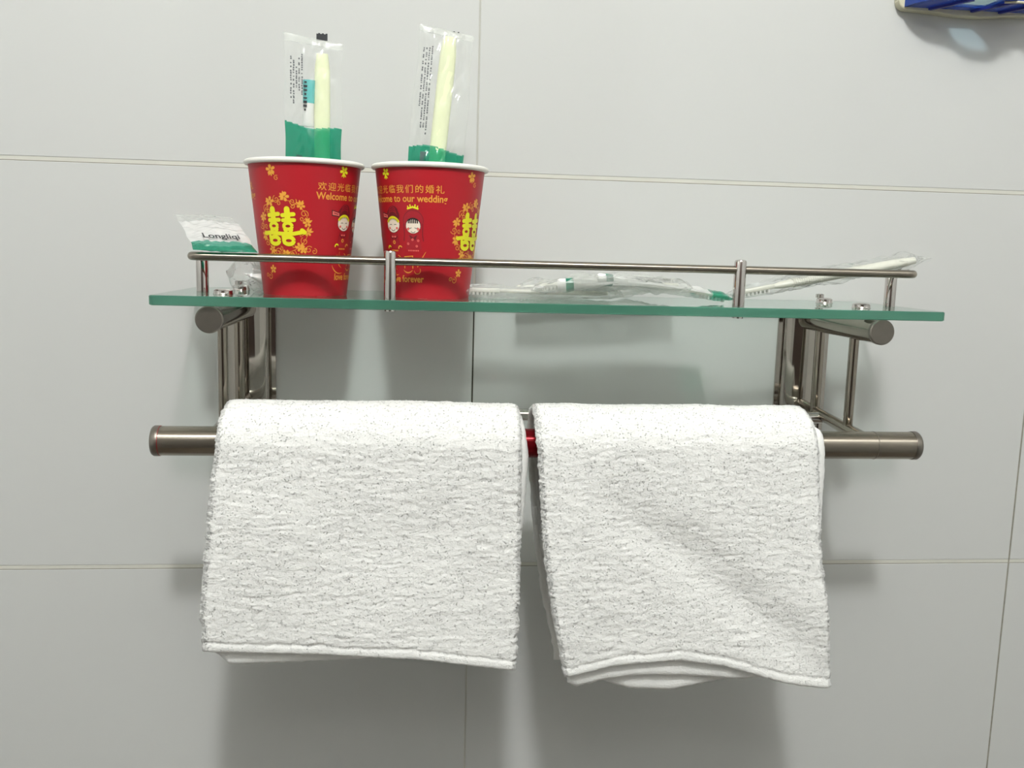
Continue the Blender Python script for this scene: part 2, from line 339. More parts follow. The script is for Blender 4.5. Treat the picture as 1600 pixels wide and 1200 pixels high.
# ------------------------------------------------------------------ towels
def sstep(e): e = np.clip(e, 0, 1); return e*e*(3-2*e)
def terry(x, s, seed, amp):
    wob = noise2(x/14, s/11, seed+5)*1.6+noise2(x/5, s/4, seed+6)*.5
    d = noise2(x/7.5, (s+wob)/1.7, seed)*.55
    d += noise2(x/3.2, (s+wob)/1.15, seed+1)*.38
    d += noise2(x/1.5, s/1.1, seed+2)*.36
    d += -np.clip(noise2(x/17, (s+wob*1.5)/2.4, seed+3)-.5, 0, 1)*1.7
    d += noise2(x/28, s/20, seed+4)*.9
    return d*amp
def towel(name, label, xl, xr, hems, backs, seed, fold, inner_x):
    """xl/xr: tables z -> x of the outer layer's sides; hems: per layer (inner to outer) table x -> z of the front hem"""
    t = 5.5
    cx = (xl[0][1]+xr[0][1])/2
    xl = sorted(xl); xr = sorted(xr); inner_x = {k: (q[0], sorted(q[1])) for k, q in inner_x.items()}
    root = thing(name, label, 'towel', (cx, BY, BZ+BR+16), 'white towels on the bar')
    for L in (2, 1, 0):
        fine = L == 2; dx = .85 if fine else 2.2
        r0 = BR+.15+t*L
        nu = int(190/dx)
        zb = backs[L]
        s_arc = PI*(r0+t/2)
        hem = lambda xx: np.interp(xx, [p[0] for p in hems[L]], [p[1] for p in hems[L]])
        u = np.linspace(0, 1, nu)
        # front rows (0..1 hem->bar level), arc rows, back rows
        nf = int(150/dx); na = int(s_arc/dx); nb = int(150/(3 if fine else 5))
        zt = BZ
        Zf = np.linspace(0, 1, nf)
        def sides(z):
            a = np.interp(z, [p[0] for p in xl], [p[1] for p in xl]); b = np.interp(z, [p[0] for p in xr], [p[1] for p in xr])
            if not fine:
                dl, dr = inner_x[L]; a = a+dl; b = b+np.interp(z, [p[0] for p in dr], [p[1] for p in dr])
            return a, b
        rows = []
        for j in range(nf+na+nb):
            if j < nf:
                f = Zf[j]; a0, b0 = sides(f*zt+(1-f)*(-20)); x = a0+(b0-a0)*u
                h = hem(x); z = h+(zt-h)*f; a0, b0 = sides(z); x = a0+(b0-a0)*u
                h = hem(x); z = h+(zt-h)*f; ang = np.full(nu, PI); yoff = np.zeros(nu); zoff = z-zt; s = zt-z; hd = z-h
            elif j < nf+na:
                f = (j-nf+1)/(na+1); zz = zt+(r0+t)*math.sin(PI*f); a0, b0 = sides(np.full(nu, zz if f < .5 else zt+r0+t)); x = a0+(b0-a0)*u
                ang = np.full(nu, PI*(1-f)); zoff = np.zeros(nu); s = np.full(nu, -s_arc*f); hd = np.full(nu, 99.)
            else:
                f = (j-nf-na)/(nb-1); a0, b0 = sides(np.full(nu, zt+(zb-zt)*f+r0*(1-f))); x = a0+(b0-a0)*u
                ang = np.zeros(nu); zoff = (zb-zt)*f*np.ones(nu); s = np.full(nu, -s_arc-150*f); hd = (1-f)*150*np.ones(nu)
            rows.append((x, ang, zoff, s, hd, a0*np.ones(nu), b0*np.ones(nu)))
        X, A, ZO, S, HD, XA, XB = [np.array(q) for q in zip(*rows)]
        ed = np.minimum(X-XA, XB-X)
        half = t/2*np.sqrt(np.clip(1-(1-np.clip(ed/(t*.62), 0, 1))**2, 0.02, 1))*np.sqrt(np.clip(1-(1-np.clip(HD/(t*.45), 0, 1))**2, .05, 1))
        mid = r0+t/2-(.6 if fine else .5)*(1-sstep(ed/5))
        front = (A > PI-.01)
        drop = np.where(front, -ZO, 0)/150.
        big = fold(X, ZO+zt)*np.where(front, 1, 0)*np.clip(drop*3, 0, 1)
        dis = terry(X, S, seed+L*11, .5 if fine else .34)
        if fine:      # hem: a stitched groove above the edge and a flatter border
            g = np.exp(-((HD-6.5-noise2(X/6, S/90, seed)*.8)/1.1)**2); dis = dis*np.where(HD < 5.5, .35, 1)-g*.9
            dis = dis+.35*noise2(X/1.0, S/1.0, seed+40)*np.clip(1-ed/4, 0, 1)
        X = X+np.where(ed < 3, noise2(S/1.3, S*0+7.7, seed+9)*.55+noise2(S/5, S*0+2.2, seed+8)*.5, 0)*(1 if fine else .4)
        ZO2 = ZO+np.where((HD < 1.2) & front, noise2(X/1.4, X*0+3.3, seed+19)*.35, 0)
        def surf(r):
            P = np.zeros(X.shape+(3,)); P[..., 0] = X
            P[..., 1] = BY+np.cos(A)*r; P[..., 2] = BZ+np.sin(A)*r+ZO2; return P
        outer = surf(mid+half+dis+big); inner = surf(mid-half+big*1.0)
        P = np.concatenate([outer, inner[::-1]], 0)     # wraps round both hems
        mb = MB(); mb.grid(P)
        n1, n2 = P.shape[:2]
        mb.f += [((n1-1)*n2+j, (n1-1)*n2+j+1, j+1, j) for j in range(n2-1)]; mb.mi += [0]*(n2-1)
        for jj in (0, n2-1):
            for i in range(n1//2-1):
                a, b, c, d = i*n2+jj, (i+1)*n2+jj, (n1-2-i)*n2+jj, (n1-1-i)*n2+jj
                mb.f.append((a, b, c, d)); mb.mi.append(0)
        if fine:      # terry loops standing off the cloth
            rg = np.random.default_rng(seed); jm = nf+na; i_, j_ = outer.shape[:2]; n = int(1.5*190*(jm*dx))
            ri = rg.integers(1, jm, n); rj = rg.integers(0, nu-1, n); Q = outer[ri, rj]; du = outer[ri, np.minimum(rj+1, nu-1)]-Q; ds = outer[ri+1, rj]-Q
            nn = np.cross(du, ds); nn /= np.linalg.norm(nn, axis=1)[:, None]+1e-9
            sg = np.sign((nn*np.stack([np.zeros(n), Q[:, 1]-BY, np.where(ri < nf, 0, Q[:, 2]-BZ)], 1)).sum(1)); nn *= sg[:, None]
            Q = Q+du*rg.random(n)[:, None]+ds*rg.random(n)[:, None]
            e = (np.minimum(rj, nu-1-rj) < 4); nn = nn+rg.normal(0, .55, (n, 3)); nn[:, 2] -= .25; nn[e, 0] += np.where(rj[e] < nu/2, -.8, .8)
            nn /= np.linalg.norm(nn, axis=1)[:, None]
            hgt = (.22+.42*rg.random(n)+.35*rg.random(n)**6); keep = e | (rg.random(n) < .12); hgt = np.where(keep, hgt, 0); hgt = np.where((ri < nf) & (ri < 6/dx), hgt*.45, hgt); tip = Q+nn*hgt[:, None]
            t1 = np.cross(nn, rg.normal(0, 1, (n, 3))); t1 /= np.linalg.norm(t1, axis=1)[:, None]; t2 = np.cross(nn, t1); rb = .5
            b0 = Q+t1*rb-nn*.15; b1 = Q-t1*rb*.5+t2*rb*.87-nn*.15; b2 = Q-t1*rb*.5-t2*rb*.87-nn*.15
            V = np.stack([b0, b1, b2, tip], 1)[keep].reshape(-1, 3); o0 = len(mb.v); mb.v += [tuple(q) for q in V.tolist()]
            kp = range(int(keep.sum()))
            for k in kp: q = o0+4*k; mb.f += [(q, q+1, q+3), (q+1, q+2, q+3), (q+2, q, q+3)]
            mb.mi += [0]*(3*len(kp))
        nm = {2: 'outer_layer', 1: 'middle_layer', 0: 'inner_layer'}[L]
        obj(nm, mb, M['towel'], root, angle=180)
    return root
foldL = lambda x, z: 1.6*np.sin((x+150)/45.0+z/70)+2.0*np.exp(-((x+60)/50)**2-((z-60)/35)**2)*-1
def foldR(x, z):
    d = (x-95)*.62+(z-85)*.78       # broad diagonal hollow running down to the right
    return -4.0*np.exp(-(d/15)**2)*np.clip((125-z)/60, 0, 1)+2.5*np.exp(-((x-215)/30)**2)*np.clip((100-z)/100, 0, 1)+1.5*np.exp(-((x-125)/34)**2)*np.clip((40-z)/60, 0, 1)+1.5*np.exp(-((x-60)/20)**2)
towel('hand_towel', 'folded white terry hand towel hanging on the left half of the bar, straight hem', 
      [(151, -159.5), (141, -161), (124, -161.5), (109, -164), (65, -168.5), (21, -172.5), (-3, -171.4), (-30, -171)],
      [(151, 22.6), (125, 23.6), (43, 25.2), (0, 24.6), (-30, 23.2)],
      {2: [(-175, -4), (-100, -6.2), (-40, -10.5), (0, -16.5), (26, -20.6)], 1: [(-175, -4), (-163, -8), (-156, -15), (-110, -13), (-60, -11), (26, -18)], 0: [(-175, -2), (26, -9)]},
      {2: -8, 1: -6, 0: 0}, 11, foldL,
      {1: (4, [(151, 1.5), (120, 4.6), (80, 2.5), (60, 0), (-30, -3)]), 0: (5, [(151, -3), (-30, -5)])})
towel('hand_towel', 'folded white hand towel on the right half of the bar, arched hem showing inner layers',
      [(151, 31.5), (126, 33), (64, 38.2), (18, 45.4), (-23, 54.3), (-40, 56)],
      [(152, 211), (141, 213.4), (124, 214.5), (64, 220.2), (20, 228), (-34, 236), (-45, 236.5)],
      {2: [(52, -25), (60, -23.5), (87, -17.4), (130, -14), (160, -19), (200, -30.5), (231, -36.3), (237, -36.5)],
       1: [(52, -28), (64, -33), (84, -29), (105, -26.5), (132, -27), (170, -30.5), (190, -29), (236, -27)], 0: [(60, -20), (84, -33), (100, -38), (128, -39.5), (160, -34), (236, -22)]},
      {2: -34, 1: -26, 0: -12}, 37, foldR,
      {1: (3, [(152, -2), (141, 2), (137, 6.6), (110, 6), (70, 2), (50, -3), (-40, -6)]), 0: (5, [(152, -3), (-40, -6)])})

# ------------------------------------------------------------------ paper cups and their print
CH, CRB, CRT = 82.5, 26.6, 35.6     # height, outer radius at base and under the rim
def cup_r(h): return CRB+(CRT-CRB)*h/CH
class Print:
    """flat artwork in millimetres (s round the cup, h up the cup), wrapped on the wall of a cup"""
    def __init__(s): s.bm = bmesh.new(); s.lay = s.bm.faces.layers.int.new('lay')
    def poly(s, pts, mi, layer=1):
        vs = [s.bm.verts.new((x, y, 0)) for x, y in pts]
        try: f = s.bm.faces.new(vs)
        except ValueError: return
        f.material_index = mi; f[s.lay] = layer
    def disc(s, x, y, rx, ry, mi, layer=1, n=20, a0=0, a1=360):
        s.poly([(x+rx*math.cos(math.radians(a0+(a1-a0)*i/n)), y+ry*math.sin(math.radians(a0+(a1-a0)*i/n))) for i in range(n if a1-a0 == 360 else n+1)], mi, layer)
    def line(s, pts, w, mi, layer=1, taper=False):
        n = len(pts); L = []; R = []
        for i, (x, y) in enumerate(pts):
            xa, ya = pts[max(0, i-1)]; xb, yb = pts[min(n-1, i+1)]; d = math.hypot(xb-xa, yb-ya) or 1
            nx, ny = -(yb-ya)/d, (xb-xa)/d; k = w/2*((1-abs(2*i/(n-1)-1)**2*.75) if taper else 1)
            L.append((x+nx*k, y+ny*k)); R.append((x-nx*k, y-ny*k))
        for i in range(n-1): s.poly([L[i], L[i+1], R[i+1], R[i]], mi, layer)
    def arc(s, x, y, r, a0, a1, w, mi, layer=1, r1=None, n=14, taper=False):
        r1 = r if r1 is None else r1
        s.line([(x+(r+(r1-r)*i/n)*math.cos(math.radians(a0+(a1-a0)*i/n)), y+(r+(r1-r)*i/n)*math.sin(math.radians(a0+(a1-a0)*i/n))) for i in range(n+1)], w, mi, layer, taper)
    def text(s, body, x, y, size, mi, layer=1, bold=0., align='CENTER', sx=1., space=1.):
        c = bpy.data.curves.new('t', 'FONT'); c.body = body; c.size = size; c.offset = bold; c.align_x = align
        c.resolution_u = 3; c.space_character = space
        o = bpy.data.objects.new('t', c); COL.objects.link(o)
        dg = bpy.context.evaluated_depsgraph_get(); me = bpy.data.meshes.new_from_object(o.evaluated_get(dg))
        vs = [s.bm.verts.new((x+v.co.x*sx, y+v.co.y, 0)) for v in me.vertices]
        for p in me.polygons:
            try: f = s.bm.faces.new([vs[i] for i in p.vertices])
            except ValueError: continue
            f.material_index = mi; f[s.lay] = layer
        bpy.data.objects.remove(o); bpy.data.curves.remove(c); bpy.data.meshes.remove(me)
    def build(s, fn, step=2.0):
        bm = s.bm
        if step:
            xs = [v.co.x for v in bm.verts]; x = math.floor(min(xs)/step)*step
            while x < max(xs):
                bmesh.ops.bisect_plane(bm, geom=bm.verts[:]+bm.edges[:]+bm.faces[:], plane_co=(x, 0, 0), plane_no=(1, 0, 0), dist=1e-5); x += step
        mb = MB()
        for f in bm.faces:
            o = len(mb.v); mb.v += [fn(v.co.x, v.co.y, f[s.lay]) for v in f.verts]
            mb.f.append(tuple(range(o, o+len(f.verts)))); mb.mi.append(f.material_index)
        bm.free(); return mb
GO, LI, MA, FA, BL, PK, DR = range(7)
PM = [M[k] for k in ('gold', 'lime', 'maroon', 'face', 'black', 'pink', 'darkred')]
def flower(P, x, y, r, mi=GO, rot=0, layer=1):
    for k in range(5):
        a = math.radians(rot+72*k+90); cx, cy = x+r*.58*math.cos(a), y+r*.58*math.sin(a); ca, sa = math.cos(a), math.sin(a)
        pts = [(-.5, 0), (-.1, .3), (.35, .34), (.62, .12), (.5, 0), (.62, -.12), (.35, -.34), (-.1, -.3)]
        P.poly([(cx+r*(px*ca-py*sa), cy+r*(px*sa+py*ca)) for px, py in pts], mi, layer)
def curl(P, x, y, r, a0, d=1, mi=GO):
    P.arc(x, y, r, a0, a0+d*430, .36, mi, 1, r1=r*.22, n=22)
def leafs(P, x, y, r, rot, mi=GO):
    for k in range(3):
        a = math.radians(rot+k*38-38); P.line([(x+r*t*math.cos(a), y+r*t*math.sin(a)) for t in (.15, .45, .75, 1)], r*.34, mi, 1, True)
def emblem():
    P = Print(); rnd = random.Random(4)
    lay = [3]
    def stroke(pts, w):
        lay[0] += 1
        w *= 1.22; P.line(pts, w, LI, lay[0])
        for q in pts: lay[0] += 1; P.disc(q[0], q[1], w/2, w/2, LI, lay[0], 12)
    def ring(x, y, rx, ry, w):
        pts = [(x+rx*math.cos(2*PI*k/16), y+ry*math.sin(2*PI*k/16)) for k in range(17)]; lay[0] += 1; P.line(pts, w*1.15, LI, lay[0])
    for cx_, dx in ((-5.4, 0), (4.2, 1)):
        stroke([(cx_-.3, 53.4), (cx_, 46.4)], 2.9)
        stroke([(cx_-3.2, 49.6), (cx_+3.6, 50.4)], 2.1); stroke([(cx_-3.0, 46.6), (cx_+3.9, 46.9)], 2.0)
        ring(cx_, 43.1, 2.6, 1.9, 1.8)
        stroke([(cx_-2.1, 41.0), (cx_-1.2, 39.8)], 1.6); stroke([(cx_+2.3, 41.0), (cx_+1.4, 39.8)], 1.6)
        ring(cx_+.2, 34.3, 3.2, 2.2, 2.2); stroke([(cx_-3.4, 37), (cx_-2.8, 33)], 1.8)
    stroke([(-12.6, 38.6), (-8, 39.1), (0, 38.4), (8, 38.6), (13.6, 39.8)], 2.0); stroke([(12.9, 40.6), (14.2, 39.6)], 2.3)
    n = 19
    for i in range(n):
        a = math.radians(i*360/n+8); rx, ry = 15.6+rnd.uniform(-1, 1), 17.2+rnd.uniform(-1, 1)
        x, y = 1+rx*math.cos(a), 43+ry*math.sin(a)
        if i % 2 == 0: flower(P, x, y, 2.3+rnd.uniform(-.3, .4), GO, rnd.uniform(0, 70)); leafs(P, x, y, 3.4, math.degrees(a)+60)
        else: curl(P, x, y, 2.5, rnd.uniform(0, 360), 1 if i % 4 == 1 else -1)
    for i in range(9):
        a = math.radians(i*40+20); curl(P, 1+12.6*math.cos(a), 43+14*math.sin(a), 1.5, i*77, -1)
    P.arc(1, 43, 16, 0, 360, .28, GO, 1, n=40)
    for x in (-9, -2, 7): curl(P, x, 24.6, 2.0, 160, -1); flower(P, x+3.3, 24.4, 1.8)
    curl(P, 17, 29, 2.4, 40); curl(P, 20.5, 28, 1.9, 90, -1); flower(P, 13.5, 29, 2.3)
    flower(P, -5, 77, 2.7, GO, 10); leafs(P, -5, 76, 3, -80); curl(P, -1.6, 72, 1.6, 60)
    flower(P, -9, 16.5, 2.3); curl(P, -12.5, 12, 2.3, 80, -1); curl(P, -15.5, 12.5, 1.5, 10)
    return P
def couple():
    P = Print()
    P.text('欢迎光临我们的婚礼', -.6, 66.0, 5.3, GO, 1, bold=.02, space=1.26)
    P.text('Welcome to our wedding', 0, 60.2, 6.1, GO, 1, bold=.11, sx=.87)
    flower(P, -11, 78, 2.6, LI, 30); leafs(P, -11, 76.5, 2.6, -90, LI)
    g, b = -7.6, 7.2
    # groom: maroon cap with side flap, gold brim, smiling face, robe
    P.disc(g, 51.6, 5.6, 5.0, MA, 1); P.disc(g+.4, 54.2, 4.2, 3.6, MA, 1)
    for k in range(3): P.arc(g, 50.6+k*1.9, 3.9-.6*k, 20, 160, .5, DR, 2)
    P.poly([(g-10.2, 50.4), (g-4.2, 49.8), (g-4.4, 52.6), (g-10.4, 54)], BL, 1)
    P.poly([(g-9.7, 50.9), (g-4.6, 50.4), (g-4.8, 52.2), (g-9.8, 53.4)], PK, 2); P.line([(g-8.8, 52.2), (g-5.6, 51.4)], .5, MA, 3)
    P.disc(g, 46.3, 5.6, 5.3, BL, 2); P.disc(g, 46.2, 5.3, 5.0, FA, 3)
    P.arc(g, 45.4, 5.2, 24, 156, 1.7, LI, 4)
    for k in range(9): P.line([(g-3.9+k*.97, 49.3+.9*math.sin(PI*k/8)), (g-3.9+k*.97, 47.8+1.2*math.sin(PI*k/8))], .32, BL, 5)
    for s in (-1, 1):
        P.arc(g+s*1.9, 45.4, .95, 25, 155, .34, BL, 5); P.disc(g+s*3.2, 43.9, .85, .85, PK, 4)
    P.arc(g, 44.2, 1.9, 205, 335, .36, BL, 5)
    P.poly([(g-3, 40.6), (g+3, 40.6), (g+4.7, 31), (g-4.7, 31)], DR, 1)
    P.line([(g-3, 40.4), (g-4.9, 31.2)], .3, MA, 2); P.line([(g+3, 40.4), (g+4.9, 31.2)], .3, MA, 2)
    for s in (-1, 1): P.line([(g, 38.2), (g+s*1.3, 37.2), (g+s*3.2, 38.9)], 1.1, MA, 3, True); P.disc(g+s*1.1, 38.6, .9, .55, PK, 4)
    P.disc(g, 35.2, 1.2, 1.2, GO, 3); P.disc(g, 35.2, .55, .55, DR, 4)
    for s in (-1, 1): P.arc(g+s*5, 31.6, 1.3, 20, 200, .9, LI if s < 0 else GO, 3)
    for k in range(6): P.disc(g-2.6+k*1.05, 30.0, .42, .55, GO, 3, 8)
    # bride: crown, veil, fringe, face, dress
    P.disc(b, 48.5, 6.5, 7.6, DR, 1); P.arc(b, 48.5, 6.5, -10, 190, .3, MA, 2, n=20)
    for s in (-1, 1): P.line([(b+s*6.2, 47), (b+s*6.0, 40), (b+s*6.6, 36)], .5, MA, 2)
    P.line([(b-3.6, 55.9), (b, 57.0), (b+3.6, 55.9)], 1.1, LI, 3)
    for k in range(5): P.line([(b-2.8+1.4*k, 56.6), (b-3.2+1.6*k, 58.6 if k % 2 else 57.8)], .7, LI, 3)
    P.disc(b, 45.6, 5.0, 4.9, BL, 2); P.disc(b, 45.4, 4.7, 4.6, FA, 3)
    for k in range(6): P.line([(b-2.9+k*1.15, 49.4), (b-2.9+k*1.15, 47.0)], .8, BL, 4)
    P.arc(b, 45.3, 4.6, 50, 130, .9, BL, 4)
    for s in (-1, 1):
        P.arc(b+s*2, 44.9, 1.0, 205, 335, .34, BL, 5); P.disc(b+s*3.3, 43.5, .9, .9, PK, 4)
    P.arc(b, 42.8, 1.5, 205, 335, .32, BL, 5)
    P.poly([(b-3.4, 40.2), (b+3.4, 40.2), (b+5.6, 31), (b-5.6, 31)], DR, 1)
    P.poly([(b-2.6, 40), (b, 38.2), (b-1.4, 36.4)], MA, 3); P.poly([(b+2.6, 40), (b, 38.2), (b+1.4, 36.4)], MA, 3)
    for x, y in ((b-3.6, 34.4), (b-.6, 37), (b+3.2, 36.4), (b+2.2, 33)): P.disc(x, y, .75, .75, PK, 3); P.disc(x, y, .3, .3, DR, 4)
    for k in range(7): P.disc(b-3.4+k*1.1, 30.2, .42, .5, PK, 3, 8)
    # flowing brush-script line and the English line
    P.line([(-12, 24.4), (-8.2, 26)], .8, GO, 1, True); P.line([(-9.6, 28.4), (-10, 21)], .8, GO, 1, True); P.line([(-11.8, 26.6), (-9, 19.6), (-6.5, 18)], .7, GO, 1, True)
    P.arc(-5.6, 24, 3.2, -60, 80, .8, GO, 1, taper=True); P.line([(-1.8, 25), (-2.1, 20.5)], .8, GO, 1, True)
    P.line([(.4, 26.4), (.2, 19)], .6, GO, 1); P.line([(.4, 26.2), (6.4, 26.8), (6.3, 19)], .7, GO, 1); P.line([(1.6, 23.8), (5, 24.1)], .55, GO, 1); P.line([(3.3, 25.6), (3.2, 20.6)], .55, GO, 1)
    P.line([(8.4, 22.4), (9.6, 20), (12.5, 25), (15.4, 29.6)], .75, GO, 1, True)
    P.arc(-8, 22.5, 8, 200, 290, .7, GO, 1, taper=True); P.arc(2.6, 20.5, 4.2, 215, 325, .8, GO, 1, taper=True); P.arc(9.5, 17.8, 2.2, 180, 400, .5, GO, 1, taper=True)
    P.text('love forever', .5, 10.4, 6.0, GO, 1, bold=.12, sx=.9)
    return P
def paper_cup(cx, cy, turn, label):
    """turn: degrees from the side facing the room's viewer to the middle of the first emblem"""
    root = thing('paper_cup', label, 'cup', (cx, cy, GZ), 'printed paper cups on the glass shelf')
    psi = math.atan2(CAM_POS[0]-cx, cy-CAM_POS[1])
    mb = MB(); h0 = .06
    prof = [(0, 5.2), (CRB-1.2, 5.0), (CRB-.7, h0), (CRB-.1, h0)]+[(cup_r(h)-.02, h) for h in (1, 20, 40, 60, CH)]
    mb.lathe(prof, (cx, cy, GZ), 96, 0)
    inn = [(CRT-.45, CH), (cup_r(40)-.45, 40), (CRB-.3, 6.2), (0, 6.2)]
    mb.lathe(inn, (cx, cy, GZ), 96, 1)
    obj('cup_wall', mb, [M['cup_red'], M['cup_white']], root, fixn=False)
    mb = MB(); rr = 1.75
    mb.lathe([(CRT+.7+rr*math.cos(2*PI*i/14), CH+.4+rr*.95*math.sin(2*PI*i/14)) for i in range(14)], (cx, cy, GZ), 96, closed=True)
    obj('rim', mb, M['cup_white'], root)['label'] = 'rolled white paper rim'
    for k in range(4):
        P = emblem() if k % 2 == 0 else couple()
        th0 = math.radians(turn+90*k); fac = 1/31.2
        def fn(s, h, layer):
            r = cup_r(h)+.05+(.035*layer if layer < 6 else .12+.005*layer); t = th0+s*fac+psi
            return (cx+r*math.sin(t), cy-r*math.cos(t), GZ+h)
        mb = P.build(fn)
        o = obj('double_happiness_emblem' if k % 2 == 0 else 'bride_and_groom_print', mb, PM, root, smooth=False, fixn=False)
        o['label'] = 'yellow double happiness sign in a gold flower wreath' if k % 2 == 0 else 'gold lettering over a cartoon bride and groom'
    return root
paper_cup(-115.3, -79, -27, 'red paper cup nearer the left end of the shelf, yellow double happiness emblem facing front')
paper_cup(-35, -80, 58, 'red paper cup behind the left front rail post, smiling bride and groom facing front')

# ------------------------------------------------------------------ toothbrush kits
def kit(label, O, A, B, C, w, l, seed, *, puff=4., bend=None, green='both', green_len=34, handle='handle', brush=None, tube=None,
        marks=True, tab=False, white=None, crumple=1.0, name='toothbrush_kit', cat='toothbrush kit', toptilt=0, side_mark=True, puff_v=False, ribs=False, clear='wrap', rows=5, row_end=.60):
    O, A, B, C = Vector(O), Vector(A).normalized(), Vector(B).normalized(), Vector(C).normalized()
    root = thing(name, label, cat, tuple(O), 'wrapped toothbrush kits')
    bend = bend or (lambda b: 0)
    F = lambda a, b, c: O+A*a+B*b+C*(c+bend(b))
    rnd = random.Random(seed)
    nu, nv = 30, (210 if puff_v else 80)
    U = np.linspace(-1, 1, nu)[:, None]*np.ones((1, nv)); V = np.ones((nu, 1))*np.linspace(0, 1, nv)[None, :]
    prof = np.clip(1-np.abs(U)**2.2, 0, 1)**.7*np.clip(np.minimum(V, 1-V)/.09, 0, 1)**.5
    for side in (1, -1):
        cr = (noise2(U*2.3+seed, V*9+side, seed)*1.1+np.abs(noise2(U*4+V*5, V*16-U*3, seed+3))*1.2-.5)*crumple*np.clip(prof*1.6, 0, 1)
        h = side*puff*prof*(1+.25*noise2(U*1.5, V*6, seed+side))+cr
        wob = 1+.035*noise2(V*7, V*0+side*0, seed+7)*crumple
        P = np.zeros((nu, nv, 3))
        for i in range(nu):
            for j in range(nv):
                P[i, j] = F(U[i, j]*w/2*wob[i, j], V[i, j]*l+toptilt*U[i, j]*V[i, j], h[i, j])
        gl = green_len/l
        def mif(i, j):
            v = (j+.5)/(nv-1); g = gl+.009*math.sin(i*.21+seed*.7)
            if v > 1-4.2/l: return 1
            if v < .02: return 1 if green is None else 2
            if green and v < g and (green == 'both' or (green == 'back') == (side < 0)): return 2
            if white and side > 0 and white[0] < v < white[1]: return 3
            return 0
        mb = MB(); mb.grid(P, mif=mif, flip=side < 0)
        o = obj('wrapper', mb, [M[clear], M['seal'], M['wrap_green'], M['wrap_white']], root, angle=180, fixn=False)
        o['label'] = 'clear film with green printed band' if green else 'clear crinkled film'
    if tab:
        P = MB()
        for k in range(6):
            P.obox(F(2.5+k*1.15, l+1.0+(k % 2)*.25, 0), A, B, C, .6, 2.0+(k % 2)*.2, .12)
        obj('tear_mark', P, M['ink_dark'], root, smooth=False)['label'] = 'black toothed mark'
    else:
        P = MB(); P.obox(F(4.5, l-.6, .2), A, B, C, .5, .35, .12); P.obox(F(7.3, l-.6, .2), A, B, C, .5, .35, .12)
        obj('tear_mark', P, M['ink_dark'], root, smooth=False)
    if marks:
        P = MB()
        for row in range(rows):
            a = -w/2+4.2+row*1.75; b = l*.93-rnd.uniform(0, 9); end = l*row_end+rnd.uniform(-3, 14)
            while b > end:
                ln = rnd.uniform(.5, 1.3)
                cc = puff*max(0, 1-abs(2*a/w)**2.2)**.7*1.0+.9
                P.obox(F(a+rnd.uniform(-.1, .1), b, cc), A, B, C, .42, ln*.5, .05)
                b -= ln+rnd.choice((.35, .35, .5, 1.6))
        obj('small_print', P, M['ink'], root, smooth=False)
        if side_mark:
            P = MB(); cc = puff*.75+.9
            P.obox(F(-w*.24, l*.50, cc), A, B, C, 1.9, 3.2, .05); obj('printed_block', P, film_grey, root, smooth=False)
    if brush:
        a0, b0, a1, b1, ww, th = brush
        nn = 14; pts = [F(a0+(a1-a0)*t, b0+(b1-b0)*t, 0) for t in np.linspace(0, 1, nn)]
        wd_ = [ww*k for k in (.35, .75, .82, .86, .9, .94, .97, 1, 1, 1, 1, .99, .96, .72)]
        mb = MB(); mb.tube(pts, wd_, 20, ry=[th*min(1, k/ww*1.0) for k in wd_], up=tuple(C))
        tb = obj('toothbrush', mb, M[handle], root)
        hd = MB(); dirn = (pts[0]-pts[1]).normalized()
        hd.obox(pts[0]+dirn*9, A, dirn, C, ww*.62, 12, 1.6)
        obj('brush_head', hd, M[handle], tb, bevel=1.2)
        if ribs:
            rb = MB(); nr = 34
            for i in range(nr):
                t = .16+.5*i/nr; q = F(a0+(a1-a0)*t, b0+(b1-b0)*t, 0); q2 = F(a0+(a1-a0)*(t+.004), b0+(b1-b0)*(t+.004), 0)
                rb.tube([q, q2], ww*.97, 20, ry=[th*.98*.95+.25]*2, up=tuple(C))
            obj('grip_ribs', rb, M['handle_rib'], tb)
        bs = MB()
        for i in range(7):
            for k in (-1, 0, 1):
                q = pts[0]+dirn*(1.5+i*2.7)+A*(k*ww*.38); bs.tube([q, q-C*3.3], .75, 8)
        obj('bristles', bs, M['bristle'], tb)
    if tube:
        a0, b0, a1, b1, rr, style = tube
        s = F(a0, b0, .6); e = F(a1, b1, .6); d = e-s
        mb = MB()
        if style == 'teal':
            mb.tube([s, s+d*.5], [rr*.98, rr*.92], 20, mi=0, ry=[2.9, 2.9], up=tuple(C)); mb.tube([s+d*.5, s+d*.55, s+d*.92, e], [rr*.9, rr*.86, rr*.86, rr*.86], 20, mi=1, ry=[2.9, 2.8, 2.2, 1.5], up=tuple(C))
            tp = obj('toothpaste_tube', mb, [M['teal'], M['white']], root); tp['label'] = 'small teal and white toothpaste tube'
            tx = MB(); an = d.normalized()
            for i in range(8): tx.obox(s+d*(.06+.085*i)-A*(rr*.5)+C*3.1, A, an, C, rnd.uniform(.5, 1.3), rnd.uniform(.35, .8), .12)
            obj('lettering', tx, M['ink_dark'], tp, smooth=False)
        else:
            mb.tube([s, s+d*.04, s+d*.14], [rr*.8, rr, rr], 20, up=tuple(C)); mb.tube([s+d*.14, s+d*.27], [rr*1.03]*2, 20, mi=1, up=tuple(C))
            mb.tube([s+d*.27, s+d*.6, s+d*.95, e], [rr, rr*1.1, rr*1.4, rr*1.45], 20, ry=[rr, rr*.8, .6, .4], up=tuple(C))
            tp = obj('toothpaste_tube', mb, [M['white'], M['wrap_green']], root); tp['label'] = 'small white toothpaste tube with green band'
    return root
film_grey = film('grey_printed_film', (.8, .8, .82, 1), .3, srgb(150, 150, 160), rough=.3)
def nrm(v): return tuple(Vector(v).normalized())
